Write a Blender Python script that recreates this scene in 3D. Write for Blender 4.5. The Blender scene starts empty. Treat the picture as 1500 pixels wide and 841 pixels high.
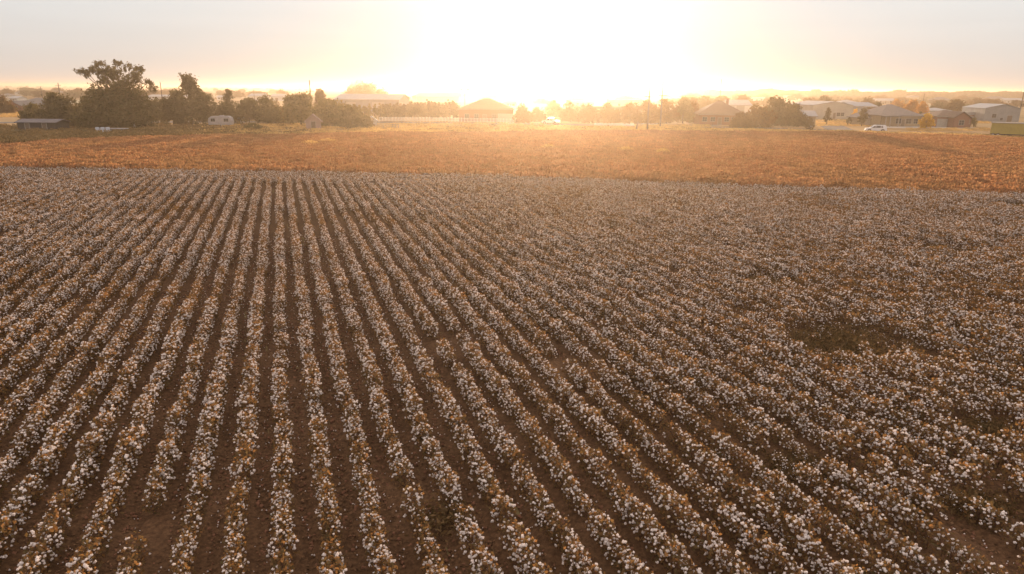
import bpy, math, random
import numpy as np
from mathutils import Vector, Matrix
random.seed(7)
rng = np.random.default_rng(11)
S = bpy.context.scene
COL = S.collection
Rd = math.radians

# ------------------------------------------------------------------ camera
TH = Rd(16.2); ROLL = Rd(0.41); H = 10.0
FW = Vector((0, math.cos(TH), -math.sin(TH)))
R0 = Vector((1, 0, 0)); U0 = Vector((0, math.sin(TH), math.cos(TH)))
RT = R0*math.cos(ROLL) + U0*math.sin(ROLL)
UP = -R0*math.sin(ROLL) + U0*math.cos(ROLL)
cam = bpy.data.cameras.new('camera'); camo = bpy.data.objects.new('camera', cam); COL.objects.link(camo)
cam.lens = 24; cam.sensor_width = 36; cam.clip_start = .1; cam.clip_end = 60000
M = Matrix((RT, UP, -FW)).transposed().to_4x4(); M.translation = (0, 0, H)
camo.matrix_world = M; S.camera = camo

# ------------------------------------------------------------------ sky and sun
SUN_AZ, SUN_EL = Rd(3.0), Rd(4.6)
SUN_DIR = Vector((math.sin(SUN_AZ)*math.cos(SUN_EL), math.cos(SUN_AZ)*math.cos(SUN_EL), math.sin(SUN_EL)))
W = bpy.data.worlds.new("World"); S.world = W; W.use_nodes = True
nt = W.node_tree; N = nt.nodes; L = nt.links
for n in list(N): N.remove(n)
out = N.new('ShaderNodeOutputWorld')
sky = N.new('ShaderNodeTexSky'); sky.sky_type = 'NISHITA'; sky.sun_disc = False
sky.sun_elevation = SUN_EL; sky.sun_rotation = SUN_AZ; sky.air_density = 0.7; sky.dust_density = 1.6; sky.ozone_density = 1.5
bg = N.new('ShaderNodeBackground'); bg.inputs[1].default_value = 0.005
L.new(sky.outputs[0], bg.inputs[0])
# thin high veil of morning haze: pale light, with added brightness overhead, and the bright ring of air round the sun
tc = N.new('ShaderNodeTexCoord')
dot = N.new('ShaderNodeVectorMath'); dot.operation = 'DOT_PRODUCT'; L.new(tc.outputs['Generated'], dot.inputs[0]); dot.inputs[1].default_value = SUN_DIR
def mth(op, a, b=None):
    m = N.new('ShaderNodeMath'); m.operation = op
    for i, x in enumerate((a, b)):
        if x is None: continue
        if isinstance(x, (int, float)): m.inputs[i].default_value = x
        else: L.new(x, m.inputs[i])
    return m.outputs[0]
clampd = mth('MAXIMUM', dot.outputs['Value'], 0.0)
halo = mth('ADD', mth('MULTIPLY', mth('POWER', clampd, 110.0), 0.30), mth('MULTIPLY', mth('POWER', clampd, 9.0), 0.02))
em = N.new('ShaderNodeBackground'); em.inputs[0].default_value = (.94, .99, 1.16, 1); L.new(halo, em.inputs[1])
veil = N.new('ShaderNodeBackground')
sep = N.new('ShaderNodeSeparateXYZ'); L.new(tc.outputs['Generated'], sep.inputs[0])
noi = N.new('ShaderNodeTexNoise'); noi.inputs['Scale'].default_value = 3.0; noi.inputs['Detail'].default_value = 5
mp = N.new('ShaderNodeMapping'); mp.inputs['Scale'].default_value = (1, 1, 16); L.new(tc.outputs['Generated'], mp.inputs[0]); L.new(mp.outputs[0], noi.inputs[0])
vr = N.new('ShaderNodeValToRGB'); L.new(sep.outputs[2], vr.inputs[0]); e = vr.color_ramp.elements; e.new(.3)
for x, (p, c) in zip(e, ((0.0, (.76, .68, .63)), (.13, (.92, .94, .94)), (.40, (1.46, 1.26, 1.20)))): x.position = p; x.color = (*c, 1)  # overhead end raised and warmed, out of view, as added light on the cotton
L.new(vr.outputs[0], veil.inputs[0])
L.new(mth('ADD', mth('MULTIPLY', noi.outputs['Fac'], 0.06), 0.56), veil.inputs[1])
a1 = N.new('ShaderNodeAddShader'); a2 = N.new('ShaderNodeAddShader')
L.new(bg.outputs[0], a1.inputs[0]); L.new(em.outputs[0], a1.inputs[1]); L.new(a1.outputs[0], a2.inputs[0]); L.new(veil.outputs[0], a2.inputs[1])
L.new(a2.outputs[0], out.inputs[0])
sl = bpy.data.lights.new('sun', 'SUN'); sl.energy = 5.0; sl.angle = Rd(0.6); sl.color = (1.0, .73, .48)
so = bpy.data.objects.new('sun', sl); COL.objects.link(so); so.rotation_euler = (-SUN_DIR).to_track_quat('-Z', 'Y').to_euler()
vs = S.view_settings; vs.view_transform = 'Standard'; vs.look = 'None'; vs.gamma = 1; vs.exposure = 0.5; vs.use_curve_mapping = False
HAZE_D, HAZE_G, HAZE_C = 0.00040, 0.78, (1.0, .80, .60)
S.cycles.max_bounces = 6; S.cycles.diffuse_bounces = 3; S.cycles.transmission_bounces = 4; S.cycles.volume_bounces = 0
S.cycles.use_denoising = True; S.cycles.sample_clamp_indirect = 4

# ------------------------------------------------------------------ helpers
def ray(u, v): return FW + RT*((u-750)/1000) + UP*((420.5-v)/1000)
def at(u, v, z=0.0):
    d = ray(u, v); t = (z-H)/d.z
    return Vector((d.x*t, d.y*t, z))
def depth(u, v): return -H/ray(u, v).z
def inv(p):
    q = Vector(p) - Vector((0, 0, H)); f = q.dot(FW)
    return 750+1000*q.dot(RT)/f, 420.5-1000*q.dot(UP)/f

def tag(o, label=None, cat=None, group=None, kind=None):
    for k, x in (('label', label), ('category', cat), ('group', group), ('kind', kind)):
        if x: o[k] = x
    return o
def link(name, me, mats=(), parent=None, loc=None, rz=0):
    o = bpy.data.objects.new(name, me); COL.objects.link(o)
    if me is not None and hasattr(me, 'materials') and not me.materials:
        for m in (mats if isinstance(mats, (list, tuple)) else [mats]): me.materials.append(m)
    if parent: o.parent = parent
    if loc is not None: o.location = loc
    o.rotation_euler.z = rz
    return o
def empty(name, loc, rz=0): return link(name, None, (), None, loc, rz)

class MB:
    def __init__(s): s.v = []; s.f = []; s.m = []
    def quad(s, pts, m=0):
        n = len(s.v); s.v += [tuple(p) for p in pts]; s.f.append(tuple(range(n, n+len(pts)))); s.m.append(m)
    def box(s, x0, x1, y0, y1, z0, z1, m=0, ch=0):
        n = len(s.v)
        s.v += [(x0,y0,z0),(x1,y0,z0),(x1,y1,z0),(x0,y1,z0),(x0,y0,z1),(x1,y0,z1),(x1,y1,z1),(x0,y1,z1)]
        for f in ((0,3,2,1),(4,5,6,7),(0,1,5,4),(1,2,6,5),(2,3,7,6),(3,0,4,7)): s.f.append(tuple(n+i for i in f)); s.m.append(m)
        return s
    def loft(s, rings, m=0, cap=True):
        n = len(s.v); k = len(rings[0])
        for r in rings: s.v += [tuple(p) for p in r]
        for i in range(len(rings)-1):
            for j in range(k):
                a = n+i*k+j; b = n+i*k+(j+1) % k
                s.f.append((a, b, b+k, a+k)); s.m.append(m)
        if cap:
            s.f.append(tuple(n+j for j in range(k))[::-1]); s.m.append(m)
            s.f.append(tuple(n+(len(rings)-1)*k+j for j in range(k))); s.m.append(m)
        return s
    def tube(s, pts, rad, k=7, m=0):
        rings = []
        for i, p in enumerate(pts):
            p = Vector(p); q = Vector(pts[min(i+1, len(pts)-1)]) - Vector(pts[max(i-1, 0)])
            q.normalize(); a = q.orthogonal().normalized() if abs(q.z) < .99 else Vector((1, 0, 0)); b = q.cross(a)
            r = rad[i] if isinstance(rad, (list, tuple)) else rad
            rings.append([p + (a*math.cos(2*math.pi*j/k)+b*math.sin(2*math.pi*j/k))*r for j in range(k)])
        return s.loft(rings, m)
    def mesh(s, name, smooth=False):
        me = bpy.data.meshes.new(name); me.from_pydata(s.v, [], s.f); me.update()
        me.polygons.foreach_set('material_index', s.m)
        if smooth: me.polygons.foreach_set('use_smooth', [True]*len(s.f))
        return me
    def build(s, name, mats, parent=None, loc=None, rz=0, smooth=False):
        return link(name, s.mesh(name, smooth), mats, parent, loc, rz)

def npmesh(name, verts, faces, matidx=None, smooth=False):
    verts = np.asarray(verts, np.float32); faces = np.asarray(faces, np.int32); k = faces.shape[1]
    me = bpy.data.meshes.new(name)
    me.vertices.add(len(verts)); me.vertices.foreach_set('co', verts.ravel())
    me.loops.add(faces.size); me.loops.foreach_set('vertex_index', faces.ravel())
    me.polygons.add(len(faces)); me.polygons.foreach_set('loop_start', np.arange(0, faces.size, k, dtype=np.int32))
    if matidx is not None: me.polygons.foreach_set('material_index', np.asarray(matidx, np.int32))
    if smooth: me.polygons.foreach_set('use_smooth', np.ones(len(faces), bool))
    me.update(calc_edges=True); return me

# ------------------------------------------------------------------ materials
MAT = {}
def newmat(name):
    m = bpy.data.materials.new(name); m.use_nodes = True; nt = m.node_tree
    for n in list(nt.nodes): nt.nodes.remove(n)
    return m, nt, nt.nodes.new('ShaderNodeOutputMaterial')
def ramp(nt, fac, stops):
    r = nt.nodes.new('ShaderNodeValToRGB'); e = r.color_ramp.elements
    while len(e) < len(stops): e.new(.5)
    for x, (p, c) in zip(e, stops): x.position = p; x.color = (*c, 1)
    nt.links.new(fac, r.inputs[0]); return r.outputs[0]
def noise(nt, scale, detail=4, vec=None, rough=.6):
    n = nt.nodes.new('ShaderNodeTexNoise'); n.inputs['Scale'].default_value = scale; n.inputs['Detail'].default_value = detail; n.inputs['Roughness'].default_value = rough
    if vec is None:
        t = nt.nodes.new('ShaderNodeTexCoord'); vec = t.outputs['Object']
    nt.links.new(vec, n.inputs['Vector']); return n.outputs['Fac']
def mixc(nt, f, a, b, mode='MIX'):
    m = nt.nodes.new('ShaderNodeMix'); m.data_type = 'RGBA'; m.blend_type = mode
    for i, x in ((0, f), (6, a), (7, b)):
        if isinstance(x, (int, float)): m.inputs[i].default_value = x
        elif isinstance(x, tuple): m.inputs[i].default_value = (*x, 1)
        else: nt.links.new(x, m.inputs[i])
    return m.outputs[2]
def surf(name, c, c2=None, scale=1.5, rough=.85, metal=0, bump=0, spec=.3, stripes=None):
    """a painted, metal or earth surface with worn variation"""
    if name in MAT: return MAT[name]
    m, nt, o = newmat(name); b = nt.nodes.new('ShaderNodeBsdfPrincipled')
    c2 = c2 or tuple(x*.72 for x in c)
    f = noise(nt, scale, 6)
    col = ramp(nt, f, [(.32, c2), (.62, c)])
    if stripes:
        t = nt.nodes.new('ShaderNodeTexCoord'); w = nt.nodes.new('ShaderNodeTexWave'); w.bands_direction = stripes[0]; w.inputs['Scale'].default_value = stripes[1]; w.inputs['Distortion'].default_value = 0
        nt.links.new(t.outputs['Object'], w.inputs[0])
        col = mixc(nt, .35, col, ramp(nt, w.outputs['Fac'], [(.15, tuple(x*.55 for x in c)), (.4, c)]))
    nt.links.new(col, b.inputs['Base Color'])
    b.inputs['Roughness'].default_value = rough; b.inputs['Metallic'].default_value = metal; b.inputs['Specular IOR Level'].default_value = spec
    if bump:
        bp = nt.nodes.new('ShaderNodeBump'); bp.inputs['Strength'].default_value = bump; bp.inputs['Distance'].default_value = .1
        nt.links.new(noise(nt, scale*6, 5), bp.inputs['Height']); nt.links.new(bp.outputs[0], b.inputs['Normal'])
    nt.links.new(b.outputs[0], o.inputs[0]); MAT[name] = m; return m
def leafmat(name, cols, trans=.45, island=True, objrand=.25, tcol=None):
    """diffuse + translucent; every leaf its own tone"""
    if name in MAT: return MAT[name]
    m, nt, o = newmat(name)
    g = nt.nodes.new('ShaderNodeNewGeometry'); oi = nt.nodes.new('ShaderNodeObjectInfo')
    n = len(cols); col = ramp(nt, g.outputs['Random Per Island'], [(i/(n-1) if n > 1 else 0, c) for i, c in enumerate(cols)])
    v = nt.nodes.new('ShaderNodeMapRange'); nt.links.new(oi.outputs['Random'], v.inputs[0]); v.inputs[3].default_value = 1-objrand; v.inputs[4].default_value = 1+objrand
    hs = nt.nodes.new('ShaderNodeHueSaturation'); nt.links.new(col, hs.inputs['Color']); nt.links.new(v.outputs[0], hs.inputs['Value'])
    d = nt.nodes.new('ShaderNodeBsdfDiffuse'); t = nt.nodes.new('ShaderNodeBsdfTranslucent'); mx = nt.nodes.new('ShaderNodeMixShader'); mx.inputs[0].default_value = trans
    nt.links.new(hs.outputs[0], d.inputs[0])
    tc_ = mixc(nt, 1.0, hs.outputs[0], tcol or (1.0, .85, .5), 'MULTIPLY')
    nt.links.new(tc_, t.inputs[0])
    nt.links.new(d.outputs[0], mx.inputs[1]); nt.links.new(t.outputs[0], mx.inputs[2]); nt.links.new(mx.outputs[0], o.inputs[0])
    MAT[name] = m; return m

soil_m, nt_, o_ = newmat('red_soil')
b_ = nt_.nodes.new('ShaderNodeBsdfPrincipled'); b_.inputs['Roughness'].default_value = .95; b_.inputs['Specular IOR Level'].default_value = .1
c_ = ramp(nt_, noise(nt_, .35, 6), [(.35, (.092, .052, .028)), (.65, (.14, .082, .046))])
c2_ = ramp(nt_, noise(nt_, 9, 4), [(.35, (.55, .5, .45)), (.7, (1.25, 1.2, 1.1))])
nt_.links.new(mixc(nt_, 1.0, c_, c2_, 'MULTIPLY'), b_.inputs['Base Color'])
bp_ = nt_.nodes.new('ShaderNodeBump'); bp_.inputs['Strength'].default_value = .7; bp_.inputs['Distance'].default_value = .06
nt_.links.new(noise(nt_, 12, 6), bp_.inputs['Height']); nt_.links.new(bp_.outputs[0], b_.inputs['Normal']); nt_.links.new(b_.outputs[0], o_.inputs[0])

# far farmland: patches of stubble, bare earth and green
land_m, nt_, o_ = newmat('farmland')
b_ = nt_.nodes.new('ShaderNodeBsdfPrincipled'); b_.inputs['Roughness'].default_value = .95; b_.inputs['Specular IOR Level'].default_value = .05
t_ = nt_.nodes.new('ShaderNodeTexCoord'); mp_ = nt_.nodes.new('ShaderNodeMapping'); mp_.inputs['Scale'].default_value = (.0022, .0045, 1); mp_.inputs['Rotation'].default_value = (0, 0, .32)
nt_.links.new(t_.outputs['Object'], mp_.inputs[0])
vo = nt_.nodes.new('ShaderNodeTexVoronoi'); vo.inputs['Scale'].default_value = 1; vo.inputs['Randomness'].default_value = .35; vo.distance = 'CHEBYCHEV'; nt_.links.new(mp_.outputs[0], vo.inputs[0])
sp_ = nt_.nodes.new('ShaderNodeSeparateColor'); nt_.links.new(vo.outputs['Color'], sp_.inputs[0])
c_ = ramp(nt_, sp_.outputs[0], [(0, (.16, .10, .045)), (.3, (.30, .20, .10)), (.55, (.13, .11, .05)), (.8, (.34, .24, .13)), (1, (.20, .12, .06))])
c2_ = ramp(nt_, noise(nt_, .06, 6), [(.3, (.75, .75, .7)), (.7, (1.2, 1.15, 1.1))])
nt_.links.new(mixc(nt_, 1.0, c_, c2_, 'MULTIPLY'), b_.inputs['Base Color']); nt_.links.new(b_.outputs[0], o_.inputs[0])

grass_m = surf('dry_grass_ground', (.34, .22, .10), (.20, .13, .055), scale=.12, rough=.95, spec=.05, bump=.5)
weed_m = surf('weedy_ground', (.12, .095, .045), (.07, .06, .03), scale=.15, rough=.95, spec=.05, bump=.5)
stub_m = surf('stubble_soil', (.19, .095, .04), (.12, .06, .028), scale=.08, rough=.95, spec=.05, bump=.6)
asph_m = surf('worn_asphalt', (.11, .10, .095), (.075, .07, .066), scale=.2, rough=.9, spec=.15)
conc_m = surf('pale_concrete', (.36, .34, .31), (.28, .26, .24), scale=.3, rough=.85)

# ------------------------------------------------------------------ ground
def sheet(name, pts, z, mat, kind='structure', n=1):
    mb = MB(); mb.quad([(p[0], p[1], z) for p in pts]); o = mb.build(name, mat)
    return tag(o, kind=kind)
g = MB()
g.quad([(-11000, -400, -.02), (11000, -400, -.02), (11000, 14000, -.02), (-11000, 14000, -.02)])
tag(g.build('ground', land_m), kind='structure')

AL = math.atan2(ray(407, 127.4).x, ray(407, 127.4).y)
D = np.array([math.sin(AL), math.cos(AL)]); P = np.array([math.cos(AL), -math.sin(AL)])
def pix(l, z=0.0): return [Vector((*at(u, v, z).xy, 0)) for u, v in l]
EDGE = pix([(-150, 242), (0, 245), (400, 250), (700, 256), (900, 263), (1100, 271), (1500, 283), (1650, 288)], .62)       # far edge of the cotton
HEAD = pix([(-150, 247), (0, 252), (400, 262), (700, 268), (900, 274), (1100, 282), (1500, 293), (1650, 298)], .62)
FAR = pix([(-150, 216), (0, 211), (100, 205), (250, 200.5), (500, 196), (750, 193), (1000, 192), (1250, 195.5), (1500, 203), (1650, 208)], .5)
def line_y(L_, x):
    xs = [p.x for p in L_]; ys = [p.y for p in L_]
    return np.interp(x, xs, ys)

WROW = 0.98; C0 = -0.70
# furrowed soil sheet, ridges running along the rows
cs = np.arange(-105, 62, WROW/6); as_ = np.concatenate([np.arange(-10, 45, 1.2), np.arange(45, 112, 2.5)])
CC, AA = np.meshgrid(cs, as_)
hz = 0.055*np.cos(2*np.pi*(CC-C0)/WROW) + .02*rng.standard_normal(CC.shape) + .06
X = CC*P[0] + AA*D[0]; Y = CC*P[1] + AA*D[1]
idx = np.arange(CC.size).reshape(CC.shape)
q = np.stack([idx[:-1, :-1], idx[:-1, 1:], idx[1:, 1:], idx[1:, :-1]], -1).reshape(-1, 4)
cx_ = X.ravel()[q].mean(1); cy_ = Y.ravel()[q].mean(1)
q = q[(cy_ < line_y(EDGE, cx_)) & (cx_ > -78) & (cx_ < 68)]
me = npmesh('furrowed_soil', np.stack([X.ravel(), Y.ravel(), hz.ravel()], 1), q[:, ::-1], smooth=True)
tag(link('furrowed_soil', me, soil_m), kind='structure')
sheet('stubble_field_ground', [(p.x, p.y) for p in EDGE] + [(p.x, p.y) for p in FAR[::-1]], .004, stub_m)

STREET = pix([(-200, 180.5), (150, 179), (340, 178.5), (560, 179), (800, 182), (1000, 185.5), (1100, 187.5), (1200, 190.3), (1300, 193), (1500, 199), (1700, 205)])
def strip(name, line, w, z, mat):
    a, b = [], []
    for i, p in enumerate(line):
        t = (line[min(i+1, len(line)-1)] - line[max(i-1, 0)]).normalized(); n = Vector((-t.y, t.x, 0))
        a.append(p+n*w/2); b.append(p-n*w/2)
    mb = MB()
    for i in range(len(line)-1): mb.quad([(*b[i].xy, z), (*b[i+1].xy, z), (*a[i+1].xy, z), (*a[i].xy, z)])
    return tag(mb.build(name, mat), kind='structure')
# verge of dry grass between field and houses (one polygon), weedy shaded strip at left
VF = [p + Vector((0, 75, 0)) for p in STREET]
sheet('grass_verge', [(p.x, p.y) for p in FAR] + [(p.x, p.y) for p in VF[::-1]], .008, grass_m)
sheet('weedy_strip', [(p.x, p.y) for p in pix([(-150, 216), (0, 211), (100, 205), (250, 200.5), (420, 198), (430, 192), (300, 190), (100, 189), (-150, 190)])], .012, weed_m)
strip('street', STREET, 8.0, .016, asph_m)
strip('side_road', pix([(1010, 186), (1060, 181.5), (1110, 179), (1170, 180), (1215, 183), (1230, 190)]), 7.0, .020, asph_m)
strip('gravel_road', pix([(-150, 168), (0, 169.5), (60, 170), (110, 168)]), 6, .024, grass_m)
sheet('driveway', [(p.x, p.y) for p in pix([(1296, 187.5), (1440, 190.5), (1425, 186.5), (1300, 184.5)])], .028, conc_m)
sheet('driveway', [(p.x, p.y) for p in pix([(870, 183.5), (960, 184.5), (965, 181), (870, 180)])], .030, conc_m)
for i, (pl, m_) in enumerate(((((-50, 150), (60, 151), (130, 153), (130, 147), (-50, 143)), 0), (((180, 143), (420, 144), (420, 139.5), (180, 138)), 1),
        (((560, 143), (680, 145), (680, 141), (560, 140)), 1), (((1090, 151), (1180, 150), (1190, 145), (1060, 146)), 1), (((1280, 160), (1420, 158), (1420, 153), (1280, 154)), 0), (((940, 141), (1180, 142.5), (1180, 139.5), (940, 138.2)), 1))):
    sheet('distant_field', [(p.x, p.y) for p in pix(pl)], .05+.01*i, surf('pale_stubble', (.27, .20, .12), (.20, .145, .085), scale=.01, rough=.95) if m_ else surf('pale_green_field', (.16, .155, .09), (.12, .12, .07), scale=.01, rough=.95))

# ------------------------------------------------------------------ haze
hm, nt_, o_ = newmat('morning_haze'); pv = nt_.nodes.new('ShaderNodeVolumePrincipled')
pv.inputs['Density'].default_value = HAZE_D; pv.inputs['Anisotropy'].default_value = HAZE_G; pv.inputs['Color'].default_value = (*HAZE_C, 1)
nt_.links.new(pv.outputs[0], o_.inputs['Volume'])
tag(MB().box(-12000, 12000, -500, 13500, -1.0, 18.6).build('haze', hm), 'pale warm morning haze over the fields and houses', 'haze', kind='stuff')

# ------------------------------------------------------------------ cotton plants
leaf_m = leafmat('cotton_leaf', [(.13, .10, .05), (.18, .125, .06), (.23, .14, .065), (.11, .09, .045), (.28, .165, .08)], .5, tcol=(1.3, .95, .62))
boll_m = leafmat('cotton_lint', [(.84, .82, .81), (.92, .90, .88), (.78, .75, .73)], .5, objrand=.06, tcol=(1.0, .88, .78))
stem_m = surf('cotton_stem', (.12, .06, .035), scale=4)
def ico():
    import bmesh
    bm = bmesh.new(); bmesh.ops.create_icosphere(bm, subdivisions=1, radius=1)
    v = np.array([x.co[:] for x in bm.verts]); f = np.array([[a.index for a in x.verts] for x in bm.faces]); bm.free(); return v, f
import bmesh
bm = bmesh.new(); bmesh.ops.create_icosphere(bm, subdivisions=2, radius=1)
bm.verts.ensure_lookup_table()
IV = np.array([x.co[:] for x in bm.verts]); IF = np.array([[a.index for a in x.verts] for x in bm.faces]); bm.free()
def quads(c, size, r, flat=.5, aspect=.8):
    """one randomly turned leaf card per centre"""
    n = len(c); nrm = r.standard_normal((n, 3)); nrm[:, 2] = nrm[:, 2]*.8 + flat*np.sign(r.random(n)-.2); nrm /= np.linalg.norm(nrm, axis=1)[:, None]
    t = np.cross(nrm, r.standard_normal((n, 3))); t /= np.linalg.norm(t, axis=1)[:, None]; b = np.cross(nrm, t)
    s = (size*(.6+.8*r.random(n)))[:, None]/2
    t = t*s; b = b*s*aspect
    v = np.stack([c-t, c-b*.9+t*.1, c+t, c+b*.9+t*.1], 1).reshape(-1, 3)
    return v, np.arange(4*n).reshape(n, 4)
bm = bmesh.new(); bmesh.ops.create_icosphere(bm, subdivisions=1, radius=1); bm.verts.ensure_lookup_table()
JV = np.array([x.co[:] for x in bm.verts]); JF = np.array([[a.index for a in x.verts] for x in bm.faces]); bm.free()
def boll_mesh(seed):
    r = np.random.default_rng(seed)
    VV, FF = [], []
    for k in range(4):
        a = k*1.571+r.normal(0, .25); c = np.array([.48*math.cos(a), .48*math.sin(a), r.normal(0, .16)])
        v = JV*(1+.14*r.standard_normal((len(JV), 1)))*np.array([.62, .62, .8])*r.uniform(.75, 1.1) + c
        FF.append(JF+k*len(JV)); VV.append(v)
    me = npmesh('boll', np.concatenate(VV), np.concatenate(FF), smooth=True); me.materials.append(boll_m); return me
BM = [boll_mesh(900+i) for i in range(5)]
def plant_meshes(seed, hi=True, few=False):
    r = np.random.default_rng(seed)
    hgt = .54+.15*r.random(); wid = .245+.05*r.random()
    # stems
    mb = MB(); tips = []
    for k in range(9 if hi else 5):
        a = r.random()*6.28; z0 = .08+.45*hgt*r.random(); rr = wid*(.6+.45*r.random()); z1 = z0 + .12+.2*r.random()
        mb.tube([(0, 0, z0), (rr*.55*math.cos(a), rr*.55*math.sin(a), z0+.08), (rr*math.cos(a), rr*math.sin(a), z1)], [.008, .006, .003], 4)
    mb.tube([(0, 0, -.02), (.01, 0, hgt*.5), (0, .01, hgt)], [.012, .009, .004], 5)
    stem = mb.mesh('stalk')
    # leaves: rounded bush envelope, wider above the middle
    n = 120
    z = hgt*(.08+.95*r.random(n)**.8); rad = wid*np.sqrt(np.clip(1-((z/hgt-.5)/.62)**2, .05, 1))*np.sqrt(r.random(n))*1.1; a = r.random(n)*6.283
    v, f = quads(np.stack([rad*np.cos(a), rad*np.sin(a), z], 1), np.full(n, .078), r)
    leaves = npmesh('leaves', v, f)
    # bolls: lobed lint tufts near the outside
    nb = int(27+6*r.random()) if not few else int(7+3*r.random()); B = []
    for k in range(nb):
        z = hgt*(.22+.82*r.random()**.75); a = r.random()*6.283
        rad = wid*math.sqrt(max(.06, 1-((z/hgt-.45)/.68)**2))*(.65+.42*r.random())
        B.append((r.integers(5), (rad*math.cos(a), rad*math.sin(a), z), (.45*r.standard_normal(), .45*r.standard_normal(), r.random()*6), .0225+.015*r.random()))
    for me, m in ((stem, stem_m), (leaves, leaf_m)): me.materials.append(m)
    return stem, leaves, B
VAR = [plant_meshes(100+i) for i in range(7)] + [plant_meshes(120+i, few=True) for i in range(3)]

# bare spots: (pixel centre, radii in metres across / along)
BARE = [((1235, 512), 1.9, 1.1), ((1120, 420), .8, .6), ((1160, 690), .7, .4), ((1435, 640), 1.0, .45), ((1380, 372), 1.1, .5), ((1430, 752), .6, .35), ((660, 765), .35, .25)]
BARE = [(np.array(at(*c).xy), a, b) for c, a, b in BARE]
from mathutils import noise as mn
pts = []
for k in range(-100, 62):
    c = C0 + k*WROW
    a = -6.0 + random.random()*.2
    while a < 112:
        a += .27+.06*random.random()
        x = c*P[0]+a*D[0]; y = c*P[1]+a*D[1]
        if x < -80 or x > 70 or y < 8.5: continue
        if y > line_y(HEAD, x): continue
        u, v = inv((x, y, .4))
        if u < -160 or u > 1660 or v > 960: continue
        messy = min(1, max(0, (u-1000)/500))
        wob = .05*mn.noise(Vector((c*3.1, a*.25, 0)))*2 + messy*.05*random.gauss(0, 1) + .03*random.gauss(0, 1)
        dens = mn.noise(Vector((c*.9, a*.30, 5)))
        if dens < -.42 and random.random() < .6: continue
        if random.random() < .035: continue
        pb = np.array((x, y)); skip = False; weak = False
        for bi_, (q0, ra, rb) in enumerate(BARE):
            e = ((pb-q0)@P/ra)**2 + ((pb-q0)@D/rb/1.6)**2 + .5*mn.noise(Vector((x*.9, y*.9, 2)))
            if bi_ in (0, 3) and e < 1.15 and random.random() < (.66 if e < .5 else .45): skip = True
            elif e < 1 and random.random() < .25: skip = True
            elif e < 1.6: weak = True
        if skip: continue
        s = 1.0 + .16*mn.noise(Vector((c*.6, a*.5, 9))) + .08*random.gauss(0, 1) + .06*messy
        vig = mn.noise(Vector((x*.13, y*.11, 4))) + .5*mn.noise(Vector((x*.5, y*.4, 14)))
        s *= 1+.16*vig
        if weak: s *= random.uniform(.45, .8)
        kd = random.randrange(7) if random.random() > (.10 + max(0, -vig)*1.1 + (.4 if weak else 0)) else 7+random.randrange(3)
        pts.append((x+P[0]*wob, y+P[1]*wob, .09, random.random()*6.283, max(.42, s), kd, v))
# turn rows along the far edge of the cotton
for j in range(9):
    t = (j+.5)/9
    x = -80
    while x < 70:
        x += .3
        y = line_y(HEAD, x)*(1-t) + line_y(EDGE, x)*t
        if random.random() < .06: continue
        u, v = inv((x, y, .4))
        if u < -160 or u > 1660: continue
        pts.append((x, y+.1*random.gauss(0, 1), .05, random.random()*6.283, .95+.12*random.gauss(0, 1), random.randrange(7), v))
vis = [p for p in pts if -5 < inv((p[0], p[1], .35))[0] < 1505 and inv((p[0], p[1], .35))[1] < 850]
vis.sort(key=lambda p: p[0]**2 + p[1]**2 + 100)
near = vis[:300]; nearset = set(id(p) for p in near)
rest = [p for p in pts if id(p) not in nearset]
print('cotton plants', len(pts))
protos = {}
for (x, y, z, rz, s, k, v) in near:
    if k not in protos:
        r_ = empty('cotton_plant', (x, y, z), rz)
        link('stalk', VAR[k][0], (), r_); link('leaves', VAR[k][1], (), r_)
        for bi, bl, br, bs in VAR[k][2]:
            bo = link('boll', BM[bi], (), r_, bl); bo.rotation_euler = br; bo.scale = (bs, bs, bs)
        protos[k] = r_; o = r_
    else:
        p0 = protos[k]; o = p0.copy(); COL.objects.link(o)
        for ch in p0.children:
            c = ch.copy(); COL.objects.link(c); c.parent = o
    o.location = (x, y, z); o.rotation_euler.z = rz; o.scale = (s, s, s)
    tag(o, 'cotton plant with open white bolls in the nearest stretch of the rows', 'cotton plant', 'cotton plants at the near end of the rows')

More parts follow.
